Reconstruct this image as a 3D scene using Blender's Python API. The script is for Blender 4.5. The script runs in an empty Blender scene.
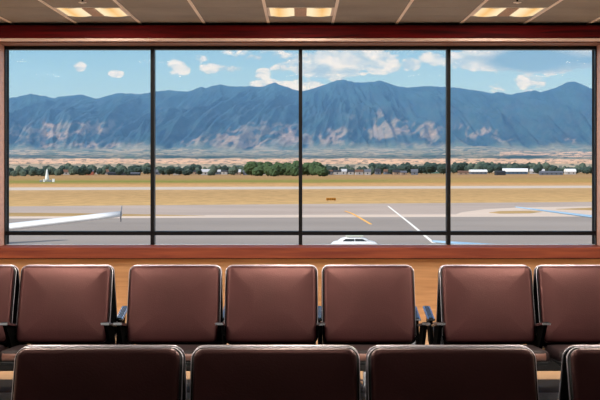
import bpy, bmesh, math, random
from mathutils import Vector, Matrix, noise
random.seed(7)
sc = bpy.context.scene
C = sc.collection
PI = math.pi
F, CX, HY, EYE = 1190.0, 300.5, 166.6, 1.47
GZ = -6.0                                   # airfield level, one storey below the lounge floor
def P(px, py, Y):
    return Vector(((px-CX)*Y/F, Y, EYE-(py-HY)*Y/F))
def G(px, py, z=GZ):
    Y = (EYE-z)*F/(py-HY)
    return Vector(((px-CX)*Y/F, Y, z))

# ------------------------------------------------------------------ materials
def S(r, g, b):
    f = lambda c: ((c/255+0.055)/1.055)**2.4 if c > 10 else c/255/12.92
    return (f(r), f(g), f(b), 1)
class N:
    def __init__(s, mat):
        s.m = mat; mat.use_nodes = True; s.t = mat.node_tree; s.t.nodes.clear()
    def n(s, typ, **kw):
        nd = s.t.nodes.new(typ)
        ins = kw.pop('ins', {})
        for k, v in kw.items(): setattr(nd, k, v)
        for k, v in ins.items():
            if isinstance(v, bpy.types.NodeSocket): s.t.links.new(v, nd.inputs[k])
            else: nd.inputs[k].default_value = v
        return nd
    def math(s, op, a, b=0.0, c=0.0, clamp=False):
        nd = s.n('ShaderNodeMath', operation=op, use_clamp=clamp, ins={0: a, 1: b, 2: c})
        return nd.outputs[0]
    def mix(s, f, a, b, mode='MIX'):
        nd = s.n('ShaderNodeMix', data_type='RGBA', blend_type=mode, ins={0: f, 6: a, 7: b})
        return nd.outputs[2]
    def ramp(s, f, stops, interp='LINEAR'):
        nd = s.n('ShaderNodeValToRGB', ins={0: f}); cr = nd.color_ramp; cr.interpolation = interp
        while len(cr.elements) < len(stops): cr.elements.new(0.5)
        for e, (p, c) in zip(cr.elements, stops): e.position = p; e.color = c
        return nd.outputs[0]
def mat(name, base, rough=0.5, metal=0.0, var=0.12, scale=6.0, bump=0.0, stretch=(1,1,1), coat=0.0, spec=0.5, bscale=None, coords='Object'):
    m = bpy.data.materials.new(name); g = N(m)
    tc = g.n('ShaderNodeTexCoord').outputs[coords]
    mp = g.n('ShaderNodeMapping', ins={0: tc, 3: stretch}).outputs[0]
    nz = g.n('ShaderNodeTexNoise', ins={'Vector': mp, 'Scale': scale, 'Detail': 5.0}).outputs[0]
    lo = tuple(max(0, c*(1-var)) for c in base[:3])+(1,); hi = tuple(min(1, c*(1+var)) for c in base[:3])+(1,)
    col = g.ramp(nz, [(0.3, lo), (0.7, hi)])
    b = g.n('ShaderNodeBsdfPrincipled', ins={'Base Color': col, 'Roughness': rough, 'Metallic': metal, 'Coat Weight': coat, 'Specular IOR Level': spec})
    if bump:
        n2 = g.n('ShaderNodeTexNoise', ins={'Vector': mp, 'Scale': bscale or scale*6, 'Detail': 4.0}).outputs[0]
        bp = g.n('ShaderNodeBump', ins={'Strength': bump, 'Distance': 0.01, 'Height': n2})
        g.t.links.new(bp.outputs[0], b.inputs['Normal'])
    o = g.n('ShaderNodeOutputMaterial', ins={0: b.outputs[0]})
    return m
def wood(name, c1, c2, rough=0.4, scale=3.0, coat=0.2):
    m = bpy.data.materials.new(name); g = N(m)
    tc = g.n('ShaderNodeTexCoord').outputs['Object']
    mp = g.n('ShaderNodeMapping', ins={0: tc, 3: (0.5, 6, 9)}).outputs[0]
    nz = g.n('ShaderNodeTexNoise', ins={'Vector': mp, 'Scale': scale, 'Detail': 8.0, 'Distortion': 0.6}).outputs[0]
    col = g.ramp(nz, [(0.3, c1), (0.68, c2)])
    b = g.n('ShaderNodeBsdfPrincipled', ins={'Base Color': col, 'Roughness': rough, 'Coat Weight': coat, 'Coat Roughness': 0.3})
    g.n('ShaderNodeOutputMaterial', ins={0: b.outputs[0]})
    return m
M = {}
M['leather'] = mat('brown_leather', (0.027, 0.0085, 0.010, 1), 0.33, var=0.3, scale=4, bump=0.12, bscale=160, spec=0.8)
M['leather'].node_tree.nodes['Principled BSDF'].inputs['Specular Tint'].default_value = (1.0, .50, .45, 1)
M['shadeleather'] = mat('shaded_seat_leather', (0.010, 0.004, 0.005, 1), 0.5, var=0.2, spec=.25)  # same leather as the backs, the seat's shade put into the colour
M['litleather'] = mat('lit_edge_leather', (0.16, 0.07, 0.05, 1), 0.45, var=0.2)  # lighter copy, the highlight on the front edge put into the colour
M['piping'] = mat('polished_edge', (0.85, 0.80, 0.88, 1), 0.35, 0.6, var=0.05)
M['black'] = mat('black_shell', (0.003, 0.003, 0.004, 1), 0.5, var=0.3, spec=.25)
M['pad'] = mat('arm_pad', (0.012, 0.013, 0.017, 1), 0.22, var=0.2, coat=0.3)
M['chrome'] = mat('polished_aluminium', (0.6, 0.62, 0.68, 1), 0.2, 1.0, var=0.06)
M['steel'] = mat('dark_steel', (0.05, 0.045, 0.045, 1), 0.4, 0.8)
M['header'] = wood('shaded_header_wood', (0.03, 0.0025, 0.003, 1), (0.13, 0.004, 0.005, 1), 0.7, coat=0)  # same wood as the sill, its shade put into a darker colour
M['header'].node_tree.nodes['Principled BSDF'].inputs['Specular IOR Level'].default_value = .12
M['sill'] = wood('red_sill_wood', (0.15, 0.022, 0.010, 1), (0.28, 0.062, 0.022, 1), 0.55, coat=0)
M['panel'] = wood('honey_panel', (0.54, 0.30, 0.14, 1), (0.70, 0.42, 0.21, 1), 0.45, coat=.1)
M['jamb'] = wood('jamb_wood', (0.66, 0.36, 0.27, 1), (0.82, 0.50, 0.38, 1), 0.5)
M['soffit'] = wood('soffit_wood', (0.26, 0.12, 0.07, 1), (0.36, 0.18, 0.11, 1), 0.6, coat=0)
M['matte'] = mat('matte_black', (0.002, 0.002, 0.002, 1), 0.9, var=0.2, spec=.03)
M['frame'] = mat('black_window_frame', (0.002, 0.0025, 0.004, 1), 0.45, 0.0, var=0.1, spec=0.25)
M['plaster'] = mat('plaster', (0.42, 0.34, 0.27, 1), 0.8, var=0.05)
M['tile'] = mat('ceiling_tile', (0.31, 0.325, 0.335, 1), 0.9, var=0.1, scale=2, bump=0.3, bscale=120)
M['tee'] = mat('ceiling_tee', (0.97, 0.95, 0.94, 1), 0.5, var=0.02, spec=.3)
M['carpet'] = mat('grey_carpet', (0.46, 0.50, 0.52, 1), 0.95, var=0.2, scale=40, bump=0.4, bscale=300)
M['tanfloor'] = mat('tan_floor', (0.50, 0.31, 0.16, 1), 0.7, var=0.1, scale=5)
M['white'] = mat('white_paint', (0.86, 0.86, 0.86, 1), 0.35, var=0.03)
M['paleblue'] = mat('pale_blue_wing', (0.36, 0.55, 0.74, 1), 0.35, var=0.04)  # even pale blue for the wings of the two right-hand aircraft
M['glassdark'] = mat('vehicle_glass', (0.03, 0.035, 0.04, 1), 0.1, var=0.1)
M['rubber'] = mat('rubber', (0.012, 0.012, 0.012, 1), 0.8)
M['cream'] = mat('cream_paint', (0.62, 0.62, 0.52, 1), 0.5, var=0.04)
M['greymetal'] = mat('grey_metal', (0.25, 0.26, 0.28, 1), 0.5, 0.3)

def leaf(name, a, b):
    return mat(name, a, 0.85, var=0.45, scale=0.35, bump=0.0, coords='Object')
LEAF = [mat('dark_foliage', (0.030, 0.058, 0.048, 1), 0.9, var=0.55, scale=0.6),
        mat('green_foliage', (0.045, 0.085, 0.03, 1), 0.9, var=0.5, scale=0.6),
        mat('grey_foliage', (0.085, 0.12, 0.09, 1), 0.9, var=0.5, scale=0.6)]
M['bark'] = mat('bark', (0.08, 0.055, 0.035, 1), 0.9)

# ------------------------------------------------------------------ mesh helpers
def box(bm, x0, x1, y0, y1, z0, z1, bev=0.0):
    vs = [bm.verts.new((x, y, z)) for z in (z0, z1) for y in (y0, y1) for x in (x0, x1)]
    fs = [bm.faces.new([vs[i] for i in q]) for q in ((0,2,3,1),(4,5,7,6),(0,1,5,4),(2,6,7,3),(0,4,6,2),(1,3,7,5))]
    if bev:
        es = list({e for f in fs for e in f.edges})
        bmesh.ops.bevel(bm, geom=es, offset=bev, segments=2, affect='EDGES', profile=0.6)
def tube(bm, pts, r, n=8, caps=True, r2=None):
    pts = [Vector(p) for p in pts]; rings = []
    for i, p in enumerate(pts):
        a = pts[max(i-1, 0)]; b = pts[min(i+1, len(pts)-1)]
        t = (b-a).normalized()
        u = t.cross(Vector((0,0,1)))
        if u.length < 1e-3: u = t.cross(Vector((0,1,0)))
        u.normalize(); w = t.cross(u)
        rr = r if r2 is None else r+(r2-r)*i/(len(pts)-1)
        rings.append([bm.verts.new(p+u*math.cos(2*PI*k/n)*rr+w*math.sin(2*PI*k/n)*rr) for k in range(n)])
    for A, B in zip(rings, rings[1:]):
        for k in range(n): bm.faces.new((A[k], A[(k+1)%n], B[(k+1)%n], B[k]))
    if caps: bm.faces.new(rings[0][::-1]); bm.faces.new(rings[-1])
def loft(bm, rings, caps=True):
    R = [[bm.verts.new(p) for p in ring] for ring in rings]; n = len(R[0])
    for A, B in zip(R, R[1:]):
        for k in range(n): bm.faces.new((A[k], A[(k+1)%n], B[(k+1)%n], B[k]))
    if caps: bm.faces.new(R[0][::-1]); bm.faces.new(R[-1])
def obj(name, bm, m, parent=None, smooth=False):
    bmesh.ops.recalc_face_normals(bm, faces=bm.faces[:])
    me = bpy.data.meshes.new(name); bm.to_mesh(me); bm.free()
    me.materials.append(m)
    if smooth:
        for p in me.polygons: p.use_smooth = True
    o = bpy.data.objects.new(name, me); C.objects.link(o); o.parent = parent
    return o
def tag(o, label, cat, group=None, kind=None):
    o['label'] = label; o['category'] = cat
    if group: o['group'] = group
    if kind: o['kind'] = kind
    return o
def thing(name, label, cat, loc=(0,0,0), rz=0.0, group=None):
    o = bpy.data.objects.new(name, None); C.objects.link(o); o.location = loc; o.rotation_euler[2] = rz
    o.empty_display_size = 0.1
    return tag(o, label, cat, group)
def struct(name, bm, m, label=None, parent=None, cat=None):
    o = obj(name, bm, m, parent)
    if parent is None:
        o['kind'] = 'structure'; o['label'] = label or name.replace('_', ' '); o['category'] = cat or name.split('_')[0]
    return o
def copy_tree(o, parent=None):
    c = o.copy(); C.objects.link(c); c.parent = parent
    for ch in list(o.children): copy_tree(ch, c)
    return c

# ------------------------------------------------------------------ room shell
WY = 11.40; FY = 11.70; XW = 5.2; CZ = 2.84; YB = -3.0
OX, OZ0, OZ1 = 2.913, 0.690, 2.656
bm = bmesh.new(); box(bm, -XW-.2, XW+.2, YB-.2, 7.74, -0.12, 0); struct('floor', bm, M['carpet'], 'grey carpet floor of the lounge')
bm = bmesh.new(); box(bm, -XW-.2, XW+.2, 7.74, 8.22, -0.12, 0); struct('floor_band', bm, M['rubber'], 'dark floor band in place of the shade under the far row', cat='floor')  # near-black strip standing for the bench's shade on the floor
bm = bmesh.new(); box(bm, -XW-.2, XW+.2, 8.22, WY+.45, -0.12, 0); o = struct('floor_border', bm, M['tanfloor'], 'tan floor strip along the window wall', cat='floor')
bm = bmesh.new()
box(bm, -XW, -OX-.02, WY, WY+.45, 0, CZ); box(bm, OX+.02, XW, WY, WY+.45, 0, CZ)
box(bm, -OX-.02, OX+.02, WY, WY+.45, 0, OZ0-.03); box(bm, -OX-.02, OX+.02, WY, WY+.45, OZ1+.02, CZ)
struct('wall_front', bm, M['panel'], 'honey coloured wood wall around and below the window')
for s, nm in ((-1, 'wall_left'), (1, 'wall_right')):
    bm = bmesh.new(); box(bm, *sorted((s*XW, s*(XW+.2))), YB, WY+.45, 0, CZ); struct(nm, bm, M['plaster'])
bm = bmesh.new(); box(bm, -XW-.2, XW+.2, YB-.2, YB, 0, CZ); struct('wall_back', bm, M['plaster'])
# ceiling: one slab of tiles, tees running towards the window, narrow dark joints across
bm = bmesh.new()
box(bm, -XW-.2, XW+.2, YB-.2, WY+.45, CZ+.012, CZ+.15)
T = 0.61; j = 0.006
fixtures = {}
rowsY = [WY - 0.03 - 0.575*k for k in range(0, 26)]    # joint lines across
FIX = [(-1.83, 1), (0.0, 1), (1.83, 1)]
cols = range(-9, 10)
lights = []
for r in range(25):
    y1, y0 = rowsY[r], rowsY[r+1]
    if y0 < YB: break
    for c in cols:
        xc = c*T
        if abs(xc)+.31 > XW: continue
        if r % 4 == 1 and r < 12 and c in (-6, -3, 0, 3, 6):
            lights.append((xc, (y0+y1)/2, y1-y0)); continue
        box(bm, xc-T/2+.012, xc+T/2-.012, y0+j, y1-j, CZ-.004, CZ+.012)
cl = struct('ceiling', bm, M['tile'], 'suspended ceiling of grey mineral tiles')
bm = bmesh.new()
for c in range(-8, 10):
    x = (c-.5)*T
    box(bm, x-.013, x+.013, YB, WY-.04, CZ-.010, CZ+.012)
o = obj('ceiling_bars', bm, M['tee'], cl)

# wood trim
bm = bmesh.new(); box(bm, -XW, XW, 11.25, WY, 2.686, 2.806, .006)
struct('trim_1', bm, M['header'], 'maroon header board, its shade put into the colour, running above the window')
bm = bmesh.new(); box(bm, -XW, XW, 11.36, WY, 2.806, CZ); struct('trim_6', bm, M['black'], 'black strip painted in as shadow between header board and ceiling')  # solid black box in place of the gap's shade
bm = bmesh.new(); box(bm, -OX, OX, WY-.01, FY+.02, OZ1, OZ1+.02); box(bm, -XW, XW, WY-.012, WY, OZ1, 2.686)
struct('trim_2', bm, M['soffit'], 'wood soffit and casing at the head of the window')
for s, k in ((-1, 3), (1, 4)):
    bm = bmesh.new(); box(bm, *sorted((s*OX, s*(OX+.02))), WY-.004, FY+.12, OZ0, OZ1+.001)
    struct('trim_%d' % k, bm, M['jamb'], 'pinkish wood jamb at the %s of the window' % ('left' if s < 0 else 'right'))
bm = bmesh.new()
box(bm, -XW, XW, 11.28, 11.398, 0.600, 0.702, .004)
box(bm, -OX, OX, 11.398, FY-.002, 0.66, 0.700)
struct('trim_5', bm, M['sill'], 'red brown wooden sill board below the window')
bm = bmesh.new(); box(bm, -XW, XW, WY-.012, WY, 0, 0.10); struct('baseboard_front', bm, M['panel'], 'wood baseboard below the window')
M['litstrip'] = wood('lit_underside_strip', (0.75,0.5,0.4,1), (0.9,0.66,0.55,1))  # pale colour stands for window light on the header's underside
bm = bmesh.new(); box(bm, -XW, XW, 11.27, 11.34, 2.662, 2.685); struct('trim_8', bm, M['litstrip'], 'thin pale strip painted as window light under the header board')
bm = bmesh.new(); box(bm, -XW, XW, WY-.02, WY-.001, .586, .5995); struct('trim_7', bm, M['black'], 'black strip painted in as shadow under the sill board')  # black strip standing for the shade below the sill board

# window: frame, three mullions, transom, eight panes
def glassmat():
    m = bpy.data.materials.new('window_glass'); g = N(m)
    fr = g.n('ShaderNodeFresnel', ins={'IOR': 1.45}).outputs[0]
    nz = g.n('ShaderNodeTexNoise', ins={'Scale': 2.0}).outputs[0]
    tr = g.n('ShaderNodeBsdfTransparent', ins={0: (0.985, 0.99, 0.985, 1)}).outputs[0]
    gl = g.n('ShaderNodeBsdfGlossy', ins={'Roughness': 0.02}).outputs[0]
    f2 = g.math('MULTIPLY', fr, g.math('MULTIPLY_ADD', nz, 0.01, 0.02))
    mx = g.n('ShaderNodeMixShader', ins={0: f2, 1: tr, 2: gl}).outputs[0]
    g.n('ShaderNodeOutputMaterial', ins={0: mx})
    return m
M['glass'] = glassmat()
win = thing('window_1', 'wide black framed four bay window facing the airfield', 'window', (0, FY, OZ0)); win['kind'] = 'structure'
def wobj(name, bm, m):
    for v in bm.verts: v.co -= Vector((0, FY, OZ0))
    return obj(name, bm, m, win)
D1 = FY+.115
bm = bmesh.new()
box(bm, -OX, OX, FY, D1, OZ1-.032, OZ1, .002)
box(bm, -OX, -OX+.012, FY, D1, OZ0, OZ1); box(bm, OX-.012, OX, FY, D1, OZ0, OZ1)
box(bm, -OX+.012, -OX+.02, D1-.02, D1, OZ0, OZ1-.03); box(bm, OX-.02, OX-.012, D1-.02, D1, OZ0, OZ1-.03)
wobj('window_frame', bm, M['frame'])
bm = bmesh.new(); box(bm, -OX+.012, OX-.012, FY+.01, D1, OZ0-.01, OZ0+.012); wobj('frame_sill', bm, M['white'])  # sky light on the dark lower rail is put in as white
MX = (-1.457, 0.0, 1.458)
for x in MX:
    bm = bmesh.new(); box(bm, x-.018, x+.018, FY-.005, D1, OZ0+.0125, OZ1-.032, .003); wobj('mullion', bm, M['frame'])
edges = [-OX+.012] + list(MX) + [OX-.012]
for a, b in zip(edges, edges[1:]):
    a += .018 if a > -2.8 else 0; b -= .018 if b < 2.8 else 0
    bm = bmesh.new(); box(bm, a, b, FY, D1-.01, .795, .833, .003); wobj('transom', bm, M['frame'])
    for z0, z1 in ((OZ0+.012, .795), (.833, OZ1-.032)):
        bm = bmesh.new(); box(bm, a, b, FY+.06, FY+.066, z0, z1); wobj('window_pane', bm, M['glass'])

# ------------------------------------------------------------------ ceiling fixtures
def emis(name, col, st):
    m = bpy.data.materials.new(name); g = N(m)
    tc = g.n('ShaderNodeTexCoord').outputs['Object']
    nz = g.n('ShaderNodeTexNoise', ins={'Vector': tc, 'Scale': 1.5}).outputs[0]
    sx = g.n('ShaderNodeSeparateXYZ', ins={0: tc}).outputs[0]
    band = g.math('SUBTRACT', 1.0, g.math('MULTIPLY', g.math('ABSOLUTE', g.math('SUBTRACT', g.math('ABSOLUTE', sx), .19)), 11.0), clamp=True)
    c = g.mix(g.math('MULTIPLY', band, g.math('ADD', nz, .4)), (1.0, .80, .50, 1), (.92, .52, .17, 1))
    e = g.n('ShaderNodeEmission', ins={0: c, 1: st}).outputs[0]
    g.n('ShaderNodeOutputMaterial', ins={0: e}); return m
M['glow'] = emis('lit_diffuser', (1.0, 0.66, 0.27, 1), 1.05)
M['lamp'] = emis('lit_tube', (1.0, 0.82, 0.5, 1), 2.2)
M['basket'] = mat('perforated_basket', (0.55, 0.42, 0.33, 1), 0.6, var=0.2, scale=60)
M['reflector'] = mat('fixture_reflector', (0.9, 0.85, 0.75, 1), 0.4)
def make_fixture(w, d):
    t = thing('ceiling_light', '', 'ceiling light')
    a, b = w/2-.016, d/2-.004
    bm = bmesh.new()
    for s in (-1, 1):
        box(bm, *sorted((s*a, s*(a-.02))), -b, b, -.006, .05)
        box(bm, -a+.02, a-.02, *sorted((s*b, s*(b-.012))), -.006, .05)
    obj('fixture_rim', bm, M['tee'], t)
    for s in (-1, 1):                       # curved glowing bay either side of the basket
        bm = bmesh.new(); rings = []
        x0, x1 = .055, a-.02
        for i in range(13):
            u = i/12; x = s*(x0+(x1-x0)*u); z = -.004-.010*math.sin(PI*u)
            rings.append((x, z))
        lo = [[bm.verts.new((x, y, z)) for (x, z) in rings] for y in (-b+.012, b-.012)]
        for k in range(12): bm.faces.new((lo[0][k], lo[0][k+1], lo[1][k+1], lo[1][k]))
        lo2 = [[bm.verts.new((x, y, z+.004)) for (x, z) in rings] for y in (-b+.012, b-.012)]
        for k in range(12): bm.faces.new((lo2[0][k], lo2[1][k], lo2[1][k+1], lo2[0][k+1]))
        obj('diffuser', bm, M['glow'], t, True)
    bm = bmesh.new(); box(bm, -.055, .055, -b+.012, b-.012, -.012, .03, .01); obj('lamp_basket', bm, M['basket'], t)
    return t
f0 = None
names = {(-1.83): 'left', 0.0: 'middle', 1.83: 'right'}
for (x, y, d) in lights:
    if f0 is None: f = f0 = make_fixture(T, d)
    else: f = copy_tree(f0)
    f.location = (x, y, CZ)
    first = y > 9
    kx = round(x/1.83)
    if first and abs(kx) <= 1:
        f['label'] = {-1: 'lit square ceiling light above the left half of the window', 0: 'lit square ceiling light above the middle of the window', 1: 'lit square ceiling light above the right half of the window'}[kx]
        f['group'] = 'ceiling lights in front of the window'
    else:
        f['label'] = 'warm square ceiling light over the seating outside the view'; f['group'] = 'ceiling lights over the seating'
# area lamps added under the fixtures, unseen rows set stronger to light the room
def area(x, y, z, sx, sy, p, col=(1, .88, .76)):
    l = bpy.data.lights.new('added_ceiling_lamp', 'AREA'); l.shape = 'RECTANGLE'; l.size = sx; l.size_y = sy; l.energy = p; l.color = col
    o = bpy.data.objects.new('added_ceiling_lamp', l); C.objects.link(o); o.location = (x, y, z)
    return o
for (x, y, d) in lights:
    area(x, y, CZ-.02, .5, .5, 48 if y < 7 else 30 if y < 9 else 20)
for x in (-1.83, 0, 1.83): area(x, 3.6, CZ-.02, .5, .5, 5)  # weak extra row with no fixtures, added to brighten the near bench tops

# sprinklers
def sprinkler(label, x, y):
    t = thing('fire_sprinkler', label, 'sprinkler', (x, y, CZ), 0, 'sprinklers in the ceiling')
    bm = bmesh.new(); tube(bm, [(0,0,.002), (0,0,-.012)], .03, 14); obj('escutcheon', bm, M['black'], t)
    bm = bmesh.new(); tube(bm, [(0,0,-.006), (0,0,-.036)], .008, 8); obj('stem', bm, M['black'], t)
    bm = bmesh.new(); tube(bm, [(0,0,-.036), (0,0,-.041)], .033, 14); tube(bm, [(0,0,-.041),(0,0,-.047)], .012, 8); obj('deflector', bm, M['tee'], t)
sprinkler('small sprinkler head hanging beside the left ceiling light', -1.77, 9.66)
sprinkler('small sprinkler head hanging beside the right ceiling light', 1.76, 9.66)

# ------------------------------------------------------------------ tandem benches
def rrect(w, h, r, n=6, inset=0.0):
    w2, h2, r = w/2-inset, h/2-inset, max(r-inset*.6, .004); pts = []
    for cx, cy, a0 in ((w2-r, h2-r, 0), (-w2+r, h2-r, PI/2), (-w2+r, -h2+r, PI), (w2-r, -h2+r, 1.5*PI)):
        for i in range(n+1):
            a = a0+PI/2*i/n; pts.append((cx+r*math.cos(a), cy+r*math.sin(a)))
    return pts
def pad(bm, w, h, t, r, mtx, bulge=.006, seg=10):
    prof = [(0, 0), (0, .45*t), (.004, .72*t), (.012, .92*t), (.024, t), (.09, t+bulge*.6), (.17, t+bulge)]
    rings = [[mtx @ Vector((x, d, y)) for x, y in rrect(w, h, r, inset=i)] for i, d in prof]
    loft(bm, rings)
TILT = math.radians(20)
W = .562
def back_matrix(z_top=.838, y_top=-.028, H=.49):
    # pad plane: local x across, y outwards (towards sitter), z up along the back
    R = Matrix.Rotation(-TILT, 4, 'X')     # leans the top away from the sitter
    R = Matrix(((1,0,0,0),(0,-1,0,0),(0,0,1,0),(0,0,0,1)))
    up = Vector((0, math.sin(TILT), math.cos(TILT))); out = Vector((0, -math.cos(TILT), math.sin(TILT)))
    c = Vector((0, y_top, z_top)) - up*(H/2)
    return Matrix(((1,0,0,0),(0,out.y,up.y,c.y),(0,out.z,up.z,c.z),(0,0,0,1)))
def make_side():
    """parts of one seat facing -y, centred at x = 0"""
    H = .49; mt = back_matrix(H=H); parts = []
    bm = bmesh.new(); pad(bm, W, H, .030, .034, mt); back = obj('backrest', bm, M['leather'], None, True)
    bm = bmesh.new()
    loft(bm, [[mt @ Vector((x, d, y)) for x, y in rrect(W+.016, H+.012, .042, inset=i)] for i, d in ((.0, -.001), (0, -.010), (.012, -.018), (.06, -.022))])
    obj('back_shell', bm, M['black'], back, True)
    bm = bmesh.new()
    pts = rrect(W+.016, H+.012, .042)
    n = len(pts); start = [p for p in pts[21:]+pts[:14]]
    q = [(W/2+.008, -H/2+.05)] + [p for p in pts[:14]] + [(-W/2-.008, -H/2+.05)]
    tube(bm, [mt @ Vector((x, -.008, y)) for x, y in q], .0036, 8)
    o = obj('edge_trim', bm, M['piping'], back, True); o['label'] = 'polished metal edge trim'
    # seat cushion
    a = math.radians(-4)
    fw = Vector((0, -math.cos(a), -math.sin(a))); up = Vector((0, math.sin(a)*-1*-1, math.cos(a)))
    up = Vector((0, fw.z, -fw.y)); c = Vector((0, -.43, .322))
    ms = Matrix(((1,0,0,0),(0,up.y,fw.y,c.y),(0,up.z,fw.z,c.z),(0,0,0,1)))
    bm = bmesh.new(); pad(bm, W, .48, .062, .05, ms, .010); seat = obj('seat', bm, M['shadeleather'], None, True)
    bm = bmesh.new(); tube(bm, [(x, -.655, .363) for x in (-W/2+.03, -.1, .1, W/2-.03)], .023, 12); o = obj('front_roll', bm, M['litleather'], seat, True); o['label'] = 'rolled front edge with its highlight in lighter brown'
    bm = bmesh.new(); loft(bm, [[ms @ Vector((x, d, y)) for x, y in rrect(W+.01, .485, .05, inset=i)] for i, d in ((0, 0), (0, -.012), (.02, -.022))])
    obj('seat_shell', bm, M['black'], seat, True)
    # bracket from beam to seat
    brs = []
    for s in (-1, 1):
        bm = bmesh.new(); box(bm, s*.2-.012, s*.2+.012, -.50, -.03, .26, .305, .003)
        brs.append(obj('seat_bracket', bm, M['steel'], None))
    return [back, seat]+brs
def make_arm():
    bm = bmesh.new()      # slim polished rail swept towards the front, rising to its tip
    ys = [-.13, -.20, -.30, -.38, -.425]; zs = [.485, .495, .512, .526, .533]
    rings = []
    for y, z in zip(ys, zs): rings.append([(-.024, y, z-.014), (.024, y, z-.014), (.026, y, z-.004), (.024, y, z), (-.024, y, z), (-.026, y, z-.004)])
    loft(bm, rings)
    arm = obj('armrest', bm, M['chrome'])
    bm = bmesh.new(); rings = []
    for y, z in zip([-.14, -.20, -.30, -.37, -.415], [.4865, .495, .512, .5245, .531]):
        rings.append([(-.015, y, z-.002), (.015, y, z-.002), (.013, y, z+.005), (-.013, y, z+.005)])
    loft(bm, rings); obj('arm_pad', bm, M['pad'], arm)
    bm = bmesh.new()
    loft(bm, [[(-.010, -.40, .513), (.010, -.40, .513), (.010, -.13, .475), (-.010, -.13, .475)],
              [(-.010, -.33, .44), (.010, -.33, .44), (.010, -.10, .40), (-.010, -.10, .40)],
              [(-.010, -.22, .33), (.010, -.22, .33), (.010, -.04, .29), (-.010, -.04, .29)]])
    obj('arm_support', bm, M['matte'], arm)
    return arm
bproto = make_side(); aproto = make_arm()
used = {'s': False, 'a': False}
PITCH = .61
def rotparent(o, root, x, back):
    o.parent = root; o.location = (x, 0, 0); o.rotation_euler[2] = PI if back else 0
def bench(xc, yc, label, group, n=3, ends=(.022, .022)):
    root = thing('airport_bench', label, 'bench', (xc, yc, 0), 0, group)
    xs = [(i-(n-1)/2)*PITCH for i in range(n)]
    for back in (False, True):
        for x in xs:
            for p in bproto:
                q = copy_tree(p) if used['s'] else p
                rotparent(q, root, x, back)
            used['s'] = True
        for i in range(n+1):
            x = (i-n/2)*PITCH + (0 if 0 < i < n else (-1 if i == 0 else 1)*ends[i == n])
            q = copy_tree(aproto) if used['a'] else aproto
            used['a'] = True
            rotparent(q, root, x, back)
    L = n*PITCH/2-.02
    bm = bmesh.new(); box(bm, -L, L, -.035, .035, .175, .286, .008); obj('beam', bm, M['steel'], root)
    for s in (-1, 1):
        bm = bmesh.new(); box(bm, s*L-.02, s*L+.02, -.05, .05, .34, .40, .006); box(bm, s*L-.012, s*L+.012, -.03, .03, .28, .345); obj('end_bracket', bm, M['chrome'], root)
        bm = bmesh.new(); x = s*PITCH*(n/2-.5)
        box(bm, x-.03, x+.03, -.03, .03, .03, .176, .006)
        loft(bm, [[(x-.03, y, .012), (x+.03, y, .012), (x+.025, y, .012+h), (x-.025, y, .012+h)] for y, h in ((-.42, .02), (-.05, .055), (.05, .055), (.42, .02))])
        for e in (-.38, .38): tube(bm, [(x, e, 0), (x, e, .014)], .022, 12)
        obj('leg', bm, M['chrome'], root)
    return root
FYB, NYB = 7.565, 4.15
# seat centres read on the far row: -1.479 | -.793 -.183 .427 | 1.172
bench(-1.479-PITCH, FYB, 'brown leather back to back bench left in the far row, by the window', 'benches in the far row', ends=(.022, 0))
bench(-.183, FYB, 'brown leather back to back bench in the middle of the far row, by the window', 'benches in the far row', ends=(0, .022))
bench(1.172+PITCH, FYB, 'brown leather back to back bench right in the far row, by the window', 'benches in the far row')
bench(-.087, NYB, 'dark brown back to back bench filling most of the nearest row', 'benches in the near row', ends=(0, 0))
bench(1.212+PITCH, NYB, 'dark brown bench cut by the lower right corner in the nearest row', 'benches in the near row', ends=(0, 0))

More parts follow.
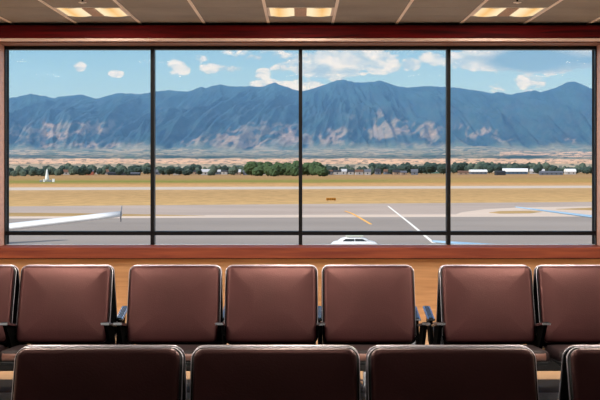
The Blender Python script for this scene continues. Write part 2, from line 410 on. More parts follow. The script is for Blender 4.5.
# ------------------------------------------------------------------ airfield ground
def groundmat():
    m = bpy.data.materials.new('airfield_grass'); g = N(m)
    tc = g.n('ShaderNodeTexCoord').outputs['Object']
    sp = g.n('ShaderNodeSeparateXYZ', ins={0: tc})
    Yr = g.math('SUBTRACT', sp.outputs[1], g.math('MULTIPLY', sp.outputs[0], 0.19))
    n1 = g.n('ShaderNodeTexNoise', ins={'Vector': g.n('ShaderNodeMapping', ins={0: tc, 3: (.02, .012, 1)}).outputs[0], 'Scale': 2.0, 'Detail': 6.0}).outputs[0]
    Yn = g.math('MULTIPLY_ADD', g.math('SUBTRACT', n1, .5), g.math('MULTIPLY', Yr, .15), Yr)
    q = g.math('DIVIDE', 8889.0, Yn)
    f = g.math('DIVIDE', g.math('SUBTRACT', q, 5.0), 40.0, clamp=True)
    st = lambda px: (px-166.6-5)/40
    col = g.ramp(f, [(0, S(150,125,95)), (st(176.5), S(178,146,108)), (st(178.5), S(172,142,98)), (st(180), S(176,150,100)), (st(182.5), S(180,150,98)),
                     (st(184), S(205,160,112)), (st(187), S(205,172,130)), (st(192), S(190,158,115)), (st(198), S(200,165,118)), (st(206), S(208,176,126)), (1, S(200,172,130))])
    gx = g.math('MAXIMUM', g.math('MULTIPLY', g.math('ADD', g.math('DIVIDE', sp.outputs[0], sp.outputs[1]), .02), 7.0), .35)
    green = g.math('SUBTRACT', 1.0, g.math('ABSOLUTE', gx), clamp=True)
    bnd = g.math('SUBTRACT', 1.0, g.math('ABSOLUTE', g.math('DIVIDE', g.math('SUBTRACT', q, 14.5), 2.2)), clamp=True)
    col = g.mix(g.math('MULTIPLY', green, g.math('MULTIPLY', bnd, 1.2), clamp=True), col, S(118,138,72))
    n2 = g.n('ShaderNodeTexNoise', ins={'Vector': g.n('ShaderNodeMapping', ins={0: tc, 3: (.06, .02, 1)}).outputs[0], 'Scale': 5.0, 'Detail': 8.0, 'Roughness': .7}).outputs[0]
    col = g.mix(1.0, col, g.ramp(n2, [(.3, (.72,.72,.70,1)), (.55, (1,.96,.93,1)), (.75, (1.10,1.05,.98,1))]), 'MULTIPLY')
    b = g.n('ShaderNodeBsdfPrincipled', ins={'Base Color': col, 'Roughness': 1.0, 'Specular IOR Level': 0.0})
    g.n('ShaderNodeOutputMaterial', ins={0: b.outputs[0]}); return m
M['grass'] = groundmat()
def pave(name, c, var=.1, sc_=.03):
    return mat(name, c, .95, var=var, scale=sc_, stretch=(1, 2.5, 1), spec=.05)
M['asphalt'] = pave('apron_asphalt', S(160,150,143)); M['taxi'] = pave('taxiway_asphalt', S(184,167,156)); M['concrete'] = pave('pale_concrete', S(218,198,182), .06)
M['runway'] = pave('runway_strip', S(206,190,176), .05); M['drygrass'] = pave('dry_verge', S(178,148,102), .2, .1)
M['wline'] = mat('white_marking', S(250,244,236), .9, var=.05); M['yline'] = mat('yellow_marking', S(250,186,92), .9, var=.05)
# buildings' own storey below the lounge
bm = bmesh.new(); box(bm, -XW-.2, XW+.2, YB, WY+.45, GZ, -.121); struct('wall_lower', bm, M['plaster'], 'terminal storey below the lounge', cat='wall')
def sheet(name, pts, m, h, label, ext=None):
    bm = bmesh.new(); vs = [bm.verts.new((p.x, p.y, GZ+h)) for p in pts]; bm.faces.new(vs)
    r = bmesh.ops.extrude_face_region(bm, geom=bm.faces[:])
    for v in r['geom']:
        if isinstance(v, bmesh.types.BMVert): v.co.z -= max(h-.001, .02)
    return struct(name, bm, m, label, cat=name)
bm = bmesh.new(); box(bm, -1600, 1600, -60, 1700, GZ-3, GZ); struct('ground', bm, M['grass'], 'dry tan grassland of the airfield')
def strip(name, l, r, m, h, label):      # l, r = (px, py_far, py_near) at two columns, extended far sideways
    (xa, fa, na), (xb, fb, nb) = l, r
    def ext(a, b, s):
        A = G(xa, a); B = G(xb, b); d = (B-A); return A+d*s
    pts = [ext(fa, fb, -2.2), ext(fa, fb, 3.2), ext(na, nb, 3.2), ext(na, nb, -2.2)]
    return sheet(name, pts, m, h, label)
strip('runway', (5, 187.6, 190.4), (595, 185.7, 188.0), M['runway'], .03, 'pale runway crossing the dry grass')
A = G(5, 206.5); B = G(595, 202); d = B-A
sheet('taxiway', [A-d*2, B+d*2, Vector((250, 60, 0)), Vector((-250, 60, 0))], M['taxi'], .03, 'pinkish grey taxiway')
strip('concrete_strip', (5, 216.3, 219.6), (595, 214.2, 217.4), M['concrete'], .06, 'pale concrete strip edging the apron')
A = G(5, 219.2); B = G(595, 217.0); d = B-A
sheet('apron', [A-d*2, B+d*2, Vector((250, -30, 0)), Vector((-250, -30, 0))], M['asphalt'], .09, 'grey asphalt apron')
sheet('verge', [G(-120, 212.8), G(40, 213.3), G(120, 214.3), G(205, 216.0), G(120, 216.6), G(-120, 217.0)], M['drygrass'], .08, 'tapering strip of dry grass beside the apron on the left')
sheet('concrete_apron', [G(452, 216), G(462, 212.5), G(485, 209.5), G(520, 207.6), G(600, 206.5), G(700, 206), G(700, 215.5)], M['concrete'], .05, 'pale concrete shoulder around the grass islands')
sheet('grass_island', [G(489, 213.0), G(500, 211.6), G(530, 211.2), G(542, 212.2), G(530, 213.6), G(500, 214.0)], M['drygrass'], .10, 'thin dry grass island in the pale concrete')
sheet('grass_island', [G(556, 209.6), G(600, 207.8), G(700, 207.0), G(700, 209.5), G(600, 210.8)], M['drygrass'], .10, 'dry grass island at the right edge of the window')
def line(name, pts, w, m, label, cat):
    bm = bmesh.new(); L = []; R = []
    P_ = [G(*p) for p in pts]
    for i, p in enumerate(P_):
        t = (P_[min(i+1, len(P_)-1)]-P_[max(i-1, 0)]).normalized(); s = Vector((t.y, -t.x, 0))*w/2
        L.append(p-s); R.append(p+s)
    loft(bm, [[(a.x, a.y, GZ+.092), (b.x, b.y, GZ+.092), (b.x, b.y, GZ+.10), (a.x, a.y, GZ+.10)] for a, b in zip(L, R)])
    o = struct(name, bm, m, label, cat=cat); return o
line('painted_line', [(388, 206.5), (410, 224), (429, 240), (434, 244)], .34, M['wline'], 'white painted guide line slanting across the apron', 'marking')
line('painted_line', [(345, 211.5), (352, 214), (360, 218.5), (371, 225)], .38, M['yline'], 'short yellow painted line on the apron', 'marking')

# sign
sg = thing('airfield_sign', 'low amber airfield sign with dark characters standing in the dry grass', 'sign', G(331, 201.2), -.05)
bm = bmesh.new(); box(bm, -1.05, 1.05, -.12, .12, .18, .72, .03); obj('sign_panel', bm, mat('amber_sign', S(178,118,22), .5), sg)
bm = bmesh.new()
for i, x in enumerate((-.78, -.46, -.12, .26, .6, .84)):
    box(bm, x-.06, x+.06, -.135, -.118, .28, .60)
    if i % 2: box(bm, x-.12, x+.12, -.135, -.118, .40, .48)
obj('sign_characters', bm, M['black'], sg)
for x in (-.8, .8):
    bm = bmesh.new(); box(bm, x-.04, x+.04, -.04, .04, 0, .18); obj('post', bm, M['steel'], sg)

# white tower with low equipment
tw = thing('beacon_tower', 'small white tapering tower among low equipment in the far left field', 'tower', G(47, 181.5))
bm = bmesh.new(); loft(bm, [[(math.cos(k*PI/8)*r, math.sin(k*PI/8)*r, z) for k in range(16)] for r, z in ((1.05, .4), (1.0, 1.5), (.7, 3.6), (.45, 5.0), (.28, 5.9))]); obj('tower_body', bm, M['white'], tw, True)
bm = bmesh.new(); box(bm, -1.5, 1.5, -1, 1, 0, .4); obj('tower_base', bm, M['greymetal'], tw)
bm = bmesh.new(); tube(bm, [(0,0,5.9),(0,0,6.3)], .15, 8); obj('tower_cap', bm, M['white'], tw)
for px, w, h, mm, lb in ((41, 1.2, .9, 'greymetal', 'low dark equipment box left of the white tower'), (44, .8, 1.3, 'white', 'narrow pale equipment post left of the white tower'), (50.5, 1.0, 1.0, 'greymetal', 'low grey equipment box right of the white tower'), (53.5, 1.1, 1.5, 'white', 'small white equipment hut right of the white tower')):
    t = thing('equipment_box', lb, 'equipment', G(px, 182.0))
    bm = bmesh.new(); box(bm, -w/2, w/2, -.5, .5, 0, h, .04); obj('cabinet_body', bm, M[mm], t)
    bm = bmesh.new(); box(bm, -w/2-.06, w/2+.06, -.56, .56, h, h+.1); obj('cabinet_lid', bm, M['white'], t)

# ------------------------------------------------------------------ aircraft whose wings reach into view
def aircraft(label, tip, root, chord_tip, chord_root, th_tip, th_root, m, fence=True, fus_len=(18, 14), rad=1.9, fence_h=1.3, group=None):
    tip, root = Vector(tip), Vector(root); s = -1 if root.x < tip.x else 1
    fc = Vector((root.x+s*1.2, root.y+1.0, 0))
    t = thing('parked_airliner', label, 'aircraft', (fc.x, fc.y, GZ+.10), 0, group)
    off = Vector((fc.x, fc.y, GZ+.10))
    def sec(c, ch, th, sweep):
        # airfoil in y (chord) z; leading edge towards -y
        prof = [(0, 0), (.04, .35), (.15, .7), (.35, .9), (.6, .7), (1, .03), (.6, -.25), (.3, -.4), (.08, -.35)]
        return [c+Vector((0, (u-.3)*ch, v*th*.5)) - off for u, v in prof]
    bm = bmesh.new(); rings = []
    for i in range(9):
        u = i/8; c = root.lerp(tip, u)
        rings.append(sec(c, chord_root+(chord_tip-chord_root)*u, th_root+(th_tip-th_root)*u, 0))
    loft(bm, rings); obj('wing', bm, m, t, True)
    # the other wing
    bm = bmesh.new(); rings = []
    for i in range(5):
        u = i/4; c = root.lerp(tip, u); c.x = 2*fc.x-c.x
        rings.append(sec(c, chord_root+(chord_tip-chord_root)*u, th_root+(th_tip-th_root)*u, 0))
    loft(bm, rings[::-1]); obj('wing', bm, m, t, True)
    if fence:
        a = tip-off
        bm = bmesh.new()
        loft(bm, [[(a.x+dx, a.y-.15, a.z-.05), (a.x+dx+.08, a.y+.2, a.z+fence_h*.62), (a.x+dx+.08, a.y+.35, a.z+fence_h*.62), (a.x+dx, a.y+.45, a.z), (a.x+dx, a.y+.35, a.z-fence_h*.45), (a.x+dx, a.y+.2, a.z-fence_h*.45)] for dx in (-.03, .03)])
        obj('wingtip_fence', bm, M['greymetal'], t)
    zc = root.z+rad*.55-off.z
    bm = bmesh.new(); rings = []
    L0, L1 = fus_len
    for y, k, dz in ((-L0, .08, -.5), (-L0+.7, .42, -.35), (-L0+2.2, .8, -.12), (-L0+4, 1, 0), (L1*.4, 1, 0), (L1*.75, .7, .35), (L1, .2, .9)):
        rings.append([(rad*k*math.cos(a*PI/10), y, zc+dz*rad*.5+rad*k*math.sin(a*PI/10)) for a in range(20)])
    loft(bm, rings); obj('fuselage', bm, M['white'], t, True)
    bm = bmesh.new(); z0 = zc+rad*.7
    loft(bm, [[(dx, L1*.6, z0), (dx, L1*.95, z0), (dx, L1*1.05, z0+4.5), (dx, L1*.9, z0+4.5)] for dx in (-.12, .12)]); obj('tail_fin', bm, M['white'], t)
    for (gx, gy) in ((0, -L0*.7), (-2.2, 1), (2.2, 1)):
        bm = bmesh.new(); tube(bm, [(gx, gy, .4), (gx, gy, zc-rad*.6)], .12, 8); tube(bm, [(gx-.25, gy, .45), (gx+.25, gy, .45)], .45, 16); obj('landing_gear', bm, M['rubber'], t)
    return t
aircraft('white airliner wing with dark upright tip reaching in at left', P(120.5, 215.2, 104), P(-60, 236.5, 104), 1.8, 4.2, .80, 1.1, M['white'], True, (16, 9), 1.9, 1.35)
aircraft('thin pale blue airliner wing reaching in at the right edge of the window', P(516, 207.2, 110), P(690, 230, 110), 1.2, 3.6, .14, .7, M['paleblue'], False, (16, 12), 1.8)
aircraft('pale blue wing with white tip just above the sill right of centre', P(433, 241.6, 72), P(660, 258, 72), 1.5, 3.0, .16, .6, M['paleblue'], False, (12, 8), 1.5)
bm = bmesh.new()

# ------------------------------------------------------------------ car below the window
car = thing('parked_car', 'small white car with roof rack seen side on just above the sill', 'car', (P(354.5, 250, 99).x, 99.0, GZ+.09))
def prof_body():
    return [(-2.12, .35), (-2.15, .62), (-2.02, .86), (-1.72, 1.12), (-1.35, 1.20), (1.30, 1.20), (1.72, 1.10), (2.04, .86), (2.14, .55), (2.1, .32)]
bm = bmesh.new(); rings = []
for y, k, dz in ((-.86, .97, -.02), (-.80, 1, 0), (0, 1, .01), (.80, 1, 0), (.86, .97, -.02)):
    rings.append([(x*k, y, z+(dz if z > .5 else 0)) for x, z in prof_body()])
loft(bm, rings); obj('car_body', bm, M['white'], car, True)
bm = bmesh.new()
loft(bm, [[(-1.55, y*.98, 1.06), (-1.12, y*.86, 1.40), (-.75, y*.80, 1.50), (.62, y*.80, 1.50), (1.0, y*.86, 1.38), (1.42, y*.98, 1.06)] for y in (-.80, -.7, .7, .80)])
obj('car_cabin', bm, M['white'], car, True)
for s in (-1, 1):
    for xa, xb, xc, xd in ((-1.05, -.78, -.06, -.06), (.02, .02, .62, .98)):
        bm = bmesh.new()
        lo, hi = 1.22, 1.41
        f = lambda z: s*(.80-(.80-.66)*(z-1.06)/.44*.75+.005)
        loft(bm, [[(xa, f(lo)+e, lo), (xb, f(hi)+e, hi), (xc, f(hi)+e, hi), (xd, f(lo)+e, lo)] for e in (-s*.02, s*.02)])
        obj('side_window', bm, M['glassdark'], car)
bm = bmesh.new()
for x in (-.5, .45): box(bm, x-.03, x+.03, -.62, .62, 1.50, 1.56)
box(bm, -.72, .72, -.5, .5, 1.56, 1.66, .03); obj('roof_rack', bm, M['cream'], car)
for x in (-1.35, 1.35):
    for s in (-1, 1):
        bm = bmesh.new(); tube(bm, [(x, s*.72, .33), (x, s*.88, .33)], .33, 20)
        w = obj('wheel', bm, M['rubber'], car)
        bm = bmesh.new(); tube(bm, [(x, s*.88, .33), (x, s*.89, .33)], .2, 14); obj('hubcap', bm, M['greymetal'], w)

# ------------------------------------------------------------------ houses and hangars
HOUSES = []
def house(px, py, w, h, rh, dep, wall, roof, name, label, cat, group, flat=False):
    t = thing(name, label, cat, G(px, py), random.uniform(-.15, .15), group)
    HOUSES.append((t.location.x, t.location.y, w+2, dep+3))
    bm = bmesh.new(); box(bm, -w/2, w/2, -dep/2, dep/2, 0, h); obj('wall', bm, wall, t)
    bm = bmesh.new(); e = .3
    if not flat:
        loft(bm, [[(x, -dep/2-e, h), (x, 0, h+rh), (x, dep/2+e, h)] for x in (-w/2-e, w/2+e)])
    else:
        loft(bm, [[(x, dep/2*math.cos(a)*-1.02, h+rh*math.sin(a)) for a in [PI*k/8 for k in range(9)]] for x in (-w/2-e, w/2+e)])
    obj('roof', bm, roof, t)
    bm = bmesh.new()
    nw = max(1, int(w/4))
    for k in range(nw):
        bm = bmesh.new(); x = -w/2+w*(k+.5)/nw; box(bm, x-.5, x+.5, -dep/2-.05, -dep/2+.05, h*.3, h*.75)
        obj('window', bm, M['glassdark'], t)
    return t
WALLS = [mat('pale_wall', S(170,166,165), .8), mat('tan_wall', S(150,128,112), .8), mat('grey_wall', S(98,104,116), .8), mat('brick_wall', S(165,95,75), .8)]
ROOFS = [mat('grey_roof', S(95,98,108), .8), mat('pale_roof', S(190,190,195), .7), mat('dark_roof', S(45,48,55), .8), mat('brown_roof', S(110,80,65), .8)]
random.seed(21)
hx = [66, 74, 82, 90, 98, 106, 158, 166, 176, 186, 197, 206, 216, 226, 236, 245, 330, 337, 345, 352, 360, 368, 377, 386, 396, 404, 414]
wn = ['pale', 'tan', 'grey', 'brick red']; rn = ['grey', 'pale', 'dark', 'brown']
seen = {}
for i, px in enumerate(hx):
    a = random.choice([0, 0, 1, 2, 2]); b = random.choice([0, 1, 2, 3]) if i != 3 else 0
    if px == 90: a = 3
    where = 'left of the left mullion' if px < 150 else 'between the left and middle mullions' if px < 300 else 'between the middle and right mullions'
    near = 'tiny %s walled house with %s roof in the treeline %s' % (wn[a], rn[b], where)
    g = 'houses in the treeline, %s with %s roof, %s' % (wn[a], rn[b], where)
    house(px+random.uniform(-1.5, 1.5), 174.6+random.uniform(-.4, .5), random.uniform(4.5, 7.5), random.uniform(2.2, 3.2), random.uniform(1.5, 2.6), 7, WALLS[a], ROOFS[b], 'house', near, 'house', g)
wr = M['white']
house(437, 173.4, 30, 2.2, 1.9, 14, mat('green_wall', S(95,130,120), .8), wr, 'hangar', 'long low white roofed hangar left of the right mullion', 'hangar', None, True)
house(478, 174.2, 16, 2.4, 2.2, 12, WALLS[2], wr, 'hangar', 'white roofed hangar just right of the right mullion', 'hangar', None, True)
house(515, 174.2, 24, 2.6, 3.2, 14, mat('blue_wall', S(70,90,110), .8), wr, 'hangar', 'largest white roofed hangar, beyond the right bay of the window', 'hangar', None, True)
house(537, 173.8, 14, 2.6, 2.4, 12, WALLS[0], ROOFS[1], 'hangar', 'smaller pale hangar directly right of the largest one', 'hangar', None, True)
house(570, 174.4, 9, 2.6, 2.8, 10, WALLS[0], wr, 'hangar', 'small white domed hangar near the right end of the treeline', 'hangar', None, True)
house(120, 175.2, 20, 1.6, 1.2, 8, ROOFS[2], ROOFS[2], 'shed', 'long low dark shed left of the left mullion', 'shed', None)
house(134, 175.4, 10, 1.6, 1.0, 8, ROOFS[2], ROOFS[0], 'shed', 'short dark shed next to the left mullion', 'shed', None)
house(500, 175.2, 8, 2.4, 1.6, 8, ROOFS[2], ROOFS[2], 'shed', 'dark shed left of the largest white hangar', 'shed', None)
house(463, 174.8, 9, 2.2, 1.6, 8, WALLS[1], ROOFS[3], 'shed', 'tan shed at the right mullion', 'shed', None)
house(551, 175.0, 20, 2.0, 1.6, 8, WALLS[2], ROOFS[0], 'shed', 'long low grey shed right of the pale hangar', 'shed', None)
house(267, 174.8, 8, 1.8, 2.4, 7, WALLS[0], ROOFS[1], 'shed', 'small pale peaked shed left of the tallest green trees', 'shed', None)

# ------------------------------------------------------------------ trees
def crown(seed, tall):
    rnd = random.Random(seed); bm = bmesh.new()
    for k in range(7):
        a = rnd.uniform(0, 2*PI); rr = rnd.uniform(0, .38); r = rnd.uniform(.24, .42)
        c = Vector((math.cos(a)*rr, math.sin(a)*rr, rnd.uniform(.38, .78)))
        if k == 0: c = Vector((0, 0, .5)); r = .42
        n0 = len(bm.verts)
        ret = bmesh.ops.create_icosphere(bm, subdivisions=3, radius=r)
        for v in ret['verts']:
            d = v.co.normalized(); v.co = v.co*(1+.32*noise.noise(d*2.3+Vector((seed*3.1, k*7.7, 0)))+.22*noise.noise(d*6+Vector((k, seed, 3))))
            v.co.z *= tall; v.co += c
    return bm
protos = []; PLACED = []
for i in range(6):
    root = bpy.data.objects.new('tree', None); C.objects.link(root)
    obj('crown', crown(i, (.9, 1.0, 1.15, .85, 1.0, 1.25)[i]), LEAF[i % 3], root, False)
    bm = bmesh.new(); tube(bm, [(0, 0, 0), (.01, 0, .25), (0, .01, .5)], .05, 7, r2=.03); obj('trunk', bm, M['bark'], root)
    protos.append([root, False])
def tree(px, py, hpx, wf, k, label, group):
    for _ in range(200):
        g = G(px+random.uniform(-3, 3), py+random.uniform(-.9, 1.0)); s = (hpx+(g.y-G(px,py).y)*0)*g.y/F/1.05
        r_ = s*wf*.72
        if all((g.x-a)**2+(g.y-b)**2 > (r_+c)**2 for a, b, c in PLACED) and all(abs(g.x-a) > r_+w_/2+1 or abs(g.y-b) > r_+d_/2+1 for a, b, w_, d_ in HOUSES): break
    else: return
    PLACED.append((g.x, g.y, r_))
    p = protos[k]
    r = copy_tree(p[0]) if p[1] else p[0]; p[1] = True
    r.location = g; r.scale = (s*wf, s*wf, s); r.rotation_euler[2] = random.uniform(0, 6)
    tag(r, label, 'tree', group)
random.seed(5)
clusters = [ # x0, x1, n, base y, height lo, hi, kinds, label
 (6, 60, 30, 175.8, 4.5, 8.5, (2, 5, 0), 'grey green tree of the treeline behind the white tower'),
 (60, 100, 20, 175.0, 5, 9.5, (0, 3, 2), 'dark tree of the treeline right of the white tower'),
 (104, 150, 22, 175.0, 5, 9.5, (0, 3, 2), 'dark tree behind the long dark shed by the left mullion'),
 (156, 250, 44, 175.0, 4.5, 9, (0, 3, 2, 5), 'dark tree among the houses between the left and middle mullions'),
 (252, 325, 22, 175.8, 10, 13.5, (1, 4), 'tall green tree of the treeline beside the middle mullion'),
 (325, 380, 20, 174.5, 4, 8, (0, 2, 3), 'small dark tree among the houses right of the middle mullion'),
 (378, 446, 36, 174.0, 7, 11, (0, 3, 0), 'dark tree of the dense row left of the right mullion'),
 (455, 545, 48, 173.6, 6.5, 10, (0, 3, 2, 0), 'dark tree behind the white hangars right of the right mullion'),
 (545, 592, 20, 173.8, 5, 9, (0, 2, 3), 'dark tree at the right end of the treeline')]
for x0, x1, n, by, h0, h1, ks, lb in clusters:
    for i in range(n):
        px = x0+(x1-x0)*(i+random.uniform(.1, .9))/n
        hh = random.uniform(h0, h1)
        tree(px, by-random.uniform(.2, 1.1), hh, random.uniform(.75, 1.3), random.choice(ks), lb, lb.replace('tree', 'trees', 1))

# ------------------------------------------------------------------ valley and mountains (real terrain, 1.4 km to 20 km away)
SKY = [(-260,97),(-160,92),(-80,95),(-30,99),(8,98.5),(20,96),(30,93.8),(38,95),(45,96),(52,98),(60,96.5),(72,95.5),(80,94.3),(87,96),(95,98.5),(100,98),(106,96),(113,94),(120,93),(130,93.5),(140,94),(148,93),
 (158,91),(170,90),(176,91),(188,91.5),(195,89),(200,86.8),(205,88),(212,86),(220,84.3),(228,86),(240,86.5),(250,86),(260,87),(268,84.5),(275,82.3),(282,85.5),(290,88),(297,90.5),(303,91),(315,88),(325,84.5),(335,81),(341,79),(348,81),
 (360,82.5),(370,82),(380,80.3),(388,83),(398,86.5),(410,87.5),(425,86),(440,86.5),(455,87.5),(470,89.5),(480,91),(490,93),(498,92),(511,94.5),(520,92.5),(533,90.3),(541,92),(550,89.5),(560,86),(566,82.5),(574,81.3),(582,84),(590,88),(610,92),(650,88),(720,95),(860,100)]
def sky(px):
    for (a, ya), (b, yb) in zip(SKY, SKY[1:]):
        if a <= px <= b: return ya+(yb-ya)*(px-a)/(b-a)
    return 97
def fbm(v, o=4):
    s, a = 0, 1
    for i in range(o): s += a*noise.noise(v); v = v*2.03; a *= .5
    return s
def ridged(v, o=4):
    s, a, w = 0, 1, 0
    for i in range(o): s += a*(1-abs(noise.noise(v))*2); w += a; v = v*2.1; a *= .5
    return s/w
GR = [(30,131,26,7,.8),(55,127,16,7,.7),(95,128,20,7,1.0),(70,146,70,4,.9),(135,148,22,3,.9),(60,133,20,5,.8),(110,124,10,4,.6),
      (205,143,24,5,.9),(238,136,24,7,1.0),(262,131,18,8,1.1),(290,134,14,9,1.0),(250,146,45,4,.8),(312,143,16,8,.9),
      (338,132.5,11,4.5,1.3),(386,128,16,8,1.3),(378,134,12,4,1.2),(425,129,13,7,1.0),(434,136,6,6,1.0),(342,145,17,5,.9),(355,117,8,4,.5),(380,113,5,5,.6),(405,119,6,3,.5),
      (470,136,8,4,.9),(487,131,10,4,.8),(500,140,14,4,.5),(465,127,12,6,.5),(572,141,12,4,.5),(160,108,8,3,.4),(420,147,40,4,.6)]
def srgb(c): return S(*c)[:3]
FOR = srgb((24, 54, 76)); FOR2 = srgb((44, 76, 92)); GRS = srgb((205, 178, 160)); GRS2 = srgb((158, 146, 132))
FIELD = [srgb((172,160,142)), srgb((222,184,156)), srgb((98,116,110)), srgb((140,140,126)), srgb((52,78,84))]
toe_y = lambda px: 149.5 - (4.0*math.exp(-((px-470)/40.)**2)) + .8*math.sin(px*.03)
rows = []
D0, DT, DC = 1500.0, 10500.0, 16500.0
NV, NU = 210, 760
U0, U1 = -140.0, 740.0
verts = []; cols_ = []
for j_ in range(NV+1):
    v = j_/NV
    for i in range(NU+1):
        px = U0+(U1-U0)*i/NU
        ty = toe_y(px)
        if v < .25:                         # valley floor rising slowly
            u = v/.25; D = D0+(DT-D0)*u; y = HY-.2+(ty-HY+.2)*u**.85
            e = (1-u)*0
            z = EYE-(y-HY)*D/F
            if j_ == 0: z = GZ-.5
            z += 8*u*fbm(Vector((px*.03, D*.0006, 1)))
            n = fbm(Vector((px*.02, y*.9, 5)), 4)
            k = (noise.noise(Vector((px*.012, y*.8, 2)))+.5)
            if y > 158.8: c = Vector(FIELD[1])*(1+.15*n) if y < 164 else Vector(FIELD[0])
            else:
                c = Vector(FIELD[0]).lerp(Vector(FIELD[3]), min(1, max(0, .5+1.6*n)))
                if px > 500 and 151.5 < y < 157: c = Vector(FIELD[1]).lerp(c, .25)
                m_ = noise.noise(Vector((px*.05, y*1.3, 9)))
                if m_ > .08: c = c.lerp(Vector(FIELD[2]), min(1, (m_-.08)*7))
                if 155.2 < y < 158.2: c = c.lerp(Vector(FIELD[4]), min(1, max(0, .55+1.3*noise.noise(Vector((px*.02, y*.3, 4))))))
            if noise.noise(Vector((px*.16, y*1.6, 14))) > .22: c = c.lerp(Vector(FIELD[4]), .7)
        elif v < .93:
            t = (v-.25)/.68; D = DT+(DC-DT)*t
            zt = EYE-(ty-HY)*DT/F; zc = EYE-(sky(px)-HY+.9*noise.noise(Vector((px*.21, 0, 2))))*DC/F
            base = zt+(zc-zt)*(t**1.12)
            w = Vector((px*.026+.25*math.sin(t*3+px*.01)-t*1.5*(1 if px < 300 else max(-1, 1-(px-300)/50)), t*1.2, 3.3))
            r = ridged(w, 6)-.45
            z = base + 430*math.sin(PI*min(1, t*1.02))**.8*r*(1 if t < .98 else 0)*(1-t*.45)
            lim = EYE-(sky(px)-HY+1.2)*D/F
            if t < .97: z = min(z, lim)
            y = HY-(z-EYE)*F/D
            n = fbm(Vector((px*.05, y*.12, 8)), 4)
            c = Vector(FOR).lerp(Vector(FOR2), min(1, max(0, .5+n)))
            g_ = 0
            for (cx, cy, rx, ry, st) in GR:
                dx, dy = (px-cx)/rx, (y-cy)/ry
                q_ = dx*dx+dy*dy
                if q_ < 5: g_ += st*math.exp(-q_*.9)
            rr = ridged(Vector((px*.10+y*.11, y*.10-px*.03, 12)), 5)
            g_ = min(g_, 1.15)*.85+(rr-.60)*2.6*min(1, g_*1.6)+(r)*.5*min(1, g_*2)
            g_ = min(1, max(0, (g_-.32)*1.5))
            base_g = .05*max(0, min(1, (rr-.55)*4))*(1 if y > 105 else .5)
            c = c.lerp(Vector(GRS).lerp(Vector(GRS2), min(1, max(0, .5+n))), g_*.46+base_g)
            edge = min(1, max(0, 1-t/.07)); c = c.lerp(Vector(FIELD[3]).lerp(Vector(FIELD[2]), min(1, max(0, .5+n*1.5))), edge)
        else:
            t = (v-.93)/.07; D = DC+3500*t
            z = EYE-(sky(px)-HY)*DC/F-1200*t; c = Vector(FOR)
        verts.append(((px-CX)*D/F, D, z)); cols_.append((c.x, c.y, c.z, 1))
faces = []
for j_ in range(NV):
    for i in range(NU):
        a = j_*(NU+1)+i; faces.append((a, a+1, a+NU+2, a+NU+1))
me = bpy.data.meshes.new('mountain_range'); me.from_pydata(verts, [], faces)
ca = me.color_attributes.new('cover', 'FLOAT_COLOR', 'POINT')
ca.data.foreach_set('color', [x for c in cols_ for x in c])
for p in me.polygons: p.use_smooth = True
m = bpy.data.materials.new('mountain_cover'); g = N(m)
at = g.n('ShaderNodeVertexColor', layer_name='cover').outputs[0]
tc = g.n('ShaderNodeTexCoord').outputs['Object']
nz = g.n('ShaderNodeTexNoise', ins={'Vector': tc, 'Scale': .012, 'Detail': 6.0, 'Roughness': .7}).outputs[0]
col = g.mix(1.0, at, g.ramp(nz, [(.3, (.6,.63,.66,1)), (.7, (1.35,1.3,1.25,1))]), 'MULTIPLY')
b = g.n('ShaderNodeBsdfPrincipled', ins={'Base Color': col, 'Roughness': 1.0, 'Specular IOR Level': 0.0})
g.n('ShaderNodeOutputMaterial', ins={0: b.outputs[0]}); me.materials.append(m)
mt_ = bpy.data.objects.new('mountain_range', me); C.objects.link(mt_)
tag(mt_, 'long blue mountain range rising behind the valley', 'mountain', kind='structure')

# haze between airfield and mountains
bm = bmesh.new(); box(bm, -9000, 9000, 1900, 21500, -40, 1700)
m = bpy.data.materials.new('valley_haze'); g = N(m)
vs = g.n('ShaderNodeVolumeScatter', ins={0: (0.22, 0.50, 1.0, 1), 'Density': 5.0e-5, 'Anisotropy': 0.0}).outputs[0]
g.n('ShaderNodeOutputMaterial', ins={'Volume': vs})
hz = obj('haze', bm, m); tag(hz, 'thin blue air haze lying before the mountains', 'haze', kind='stuff')

# ------------------------------------------------------------------ sky
w = bpy.data.worlds.new('sky'); sc.world = w; w.use_nodes = True
class W_(N):
    def __init__(s, w): s.t = w.node_tree; s.t.nodes.clear()
g = W_(w)
tc = g.n('ShaderNodeTexCoord').outputs['Generated']
sp = g.n('ShaderNodeSeparateXYZ', ins={0: tc}); X, Y, Z = sp.outputs
az = g.math('ARCTAN2', X, Y)                      # azimuth from due ahead, radians
el = g.math('ARCSINE', Z)
base = g.ramp(g.math('MULTIPLY', el, 2.0, clamp=True), [(0, S(196,222,236)), (.10, S(184,218,238)), (.145, S(166,209,236)), (.22, S(134,186,225)), (.4, S(108,162,212)), (1, S(70,120,180))])
lft = g.math('MULTIPLY_ADD', az, -2.0, .45, clamp=True)
base = g.mix(g.math('MULTIPLY', lft, .25), base, S(125,185,228))
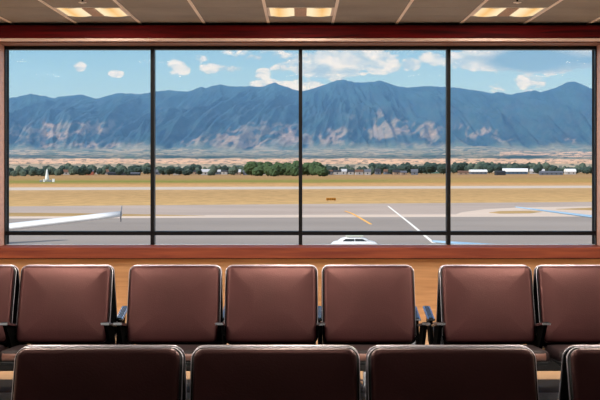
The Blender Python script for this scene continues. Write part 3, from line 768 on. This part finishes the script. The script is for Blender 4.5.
# clouds: hand placed banks (azimuth, elevation in milliradians), broken up by noise
vec = g.n('ShaderNodeCombineXYZ', ins={0: g.math('MULTIPLY', az, 1.0), 1: g.math('MULTIPLY', el, 1.9), 2: 0.37}).outputs[0]
nz = g.n('ShaderNodeTexNoise', ins={'Vector': vec, 'Scale': 52.0, 'Detail': 8.0, 'Roughness': .62, 'Distortion': .3}).outputs[0]
nb = g.n('ShaderNodeTexNoise', ins={'Vector': vec, 'Scale': 13.0, 'Detail': 3.0}).outputs[0]
def blob(px, py, rx, ry, st):
    a = math.atan((px-CX)/F); e = math.atan((HY-py)/F)
    dx = g.math('DIVIDE', g.math('SUBTRACT', az, a), rx/F); dy = g.math('DIVIDE', g.math('SUBTRACT', el, e), ry/F)
    r = g.math('ADD', g.math('MULTIPLY', dx, dx), g.math('MULTIPLY', dy, dy))
    return g.math('MULTIPLY', g.math('SUBTRACT', 1.0, r, clamp=True), st)
CL = [(79,68,9,6,.8),(116,74.5,9,5,.9),(180,68,15,11,.75),(201,60,12,5,.6),(211,69,14,7,.9),(230,70,16,6,.9),(262,74,12,7,.75),(281,69,12,8,.8),(270,86,30,8,1.0),(268,54,50,8,.5),
      (330,66,44,17,1.7),(350,58,55,13,1.5),(300,62,20,12,.9),(382,66,24,10,1.5),(411,65,14,8,1.2),(435,60,22,10,.9),(308,84,18,9,.7),
      (478,61,36,13,1.6),(455,55,20,8,.6),(540,60,80,18,1.8),(560,50,70,13,1.5),(530,84,22,12,.7),(495,88,16,8,.35),(575,70,20,7,.6),(400,50,60,6,.5)]
acc = None
for c in CL:
    b_ = blob(*c); acc = b_ if acc is None else g.math('MAXIMUM', acc, b_)
far = g.math('SUBTRACT', g.math('ABSOLUTE', az), .27, clamp=True)      # more cloud off to the sides
acc = g.math('MAXIMUM', acc, g.math('MULTIPLY', g.math('MULTIPLY', far, 4.0, clamp=True), .45))
den = g.math('ADD', g.math('MULTIPLY', acc, 1.5), g.math('MULTIPLY_ADD', nz, 4.6, -2.75))
den = g.math('MULTIPLY', g.math('MULTIPLY', den, 2.3, clamp=True), g.math('MULTIPLY', acc, 6.0, clamp=True))
dk = None
for c in [(548,62,75,16,1.8),(505,64,30,9,1.0),(320,71,40,4,.55),(350,62,14,4,.5),(265,58,40,5,.5),(76,71,8,3,.6),(560,58,30,5,.5)]:
    b_ = blob(*c); dk = b_ if dk is None else g.math('MAXIMUM', dk, b_)
shade = g.math('MULTIPLY', dk, g.math('MULTIPLY_ADD', nb, 2.6, -.45, clamp=True), clamp=True)
cc = g.mix(g.math('MULTIPLY_ADD', nz, 5.0, -2.0, clamp=True), S(180,203,222), S(255,252,250))
cc = g.mix(shade, cc, S(122,160,192))
colr = g.mix(g.math('MULTIPLY', den, .92), base, cc)
bg = g.n('ShaderNodeBackground', ins={0: colr, 1: 1.0}).outputs[0]
g.n('ShaderNodeOutputWorld', ins={0: bg})

sun = bpy.data.lights.new('sun', 'SUN'); sun.energy = 4.2; sun.angle = math.radians(.6); sun.color = (1, .93, .84)
so = bpy.data.objects.new('sun', sun); C.objects.link(so)
dv = Vector((.70, .45, -.62)); so.rotation_euler = dv.to_track_quat('-Z', 'Y').to_euler()

# ------------------------------------------------------------------ camera
cam = bpy.data.cameras.new('camera'); co = bpy.data.objects.new('camera', cam); C.objects.link(co); sc.camera = co
cam.sensor_fit = 'HORIZONTAL'; cam.sensor_width = 36; cam.lens = F/600*36
cam.shift_y = -(200-HY)/600; cam.shift_x = -(CX-300)/600
cam.clip_end = 40000; cam.clip_start = .05
co.location = (0, 0, EYE); co.rotation_euler = (PI/2, 0, 0)
sc.view_settings.view_transform = 'Standard'; sc.view_settings.look = 'None'; sc.view_settings.gamma = 1
sc.view_settings.use_curve_mapping = False; sc.view_settings.exposure = 0
sc.cycles.use_denoising = True
sc.cycles.volume_bounces = 1
sc.cycles.sample_clamp_indirect = 4
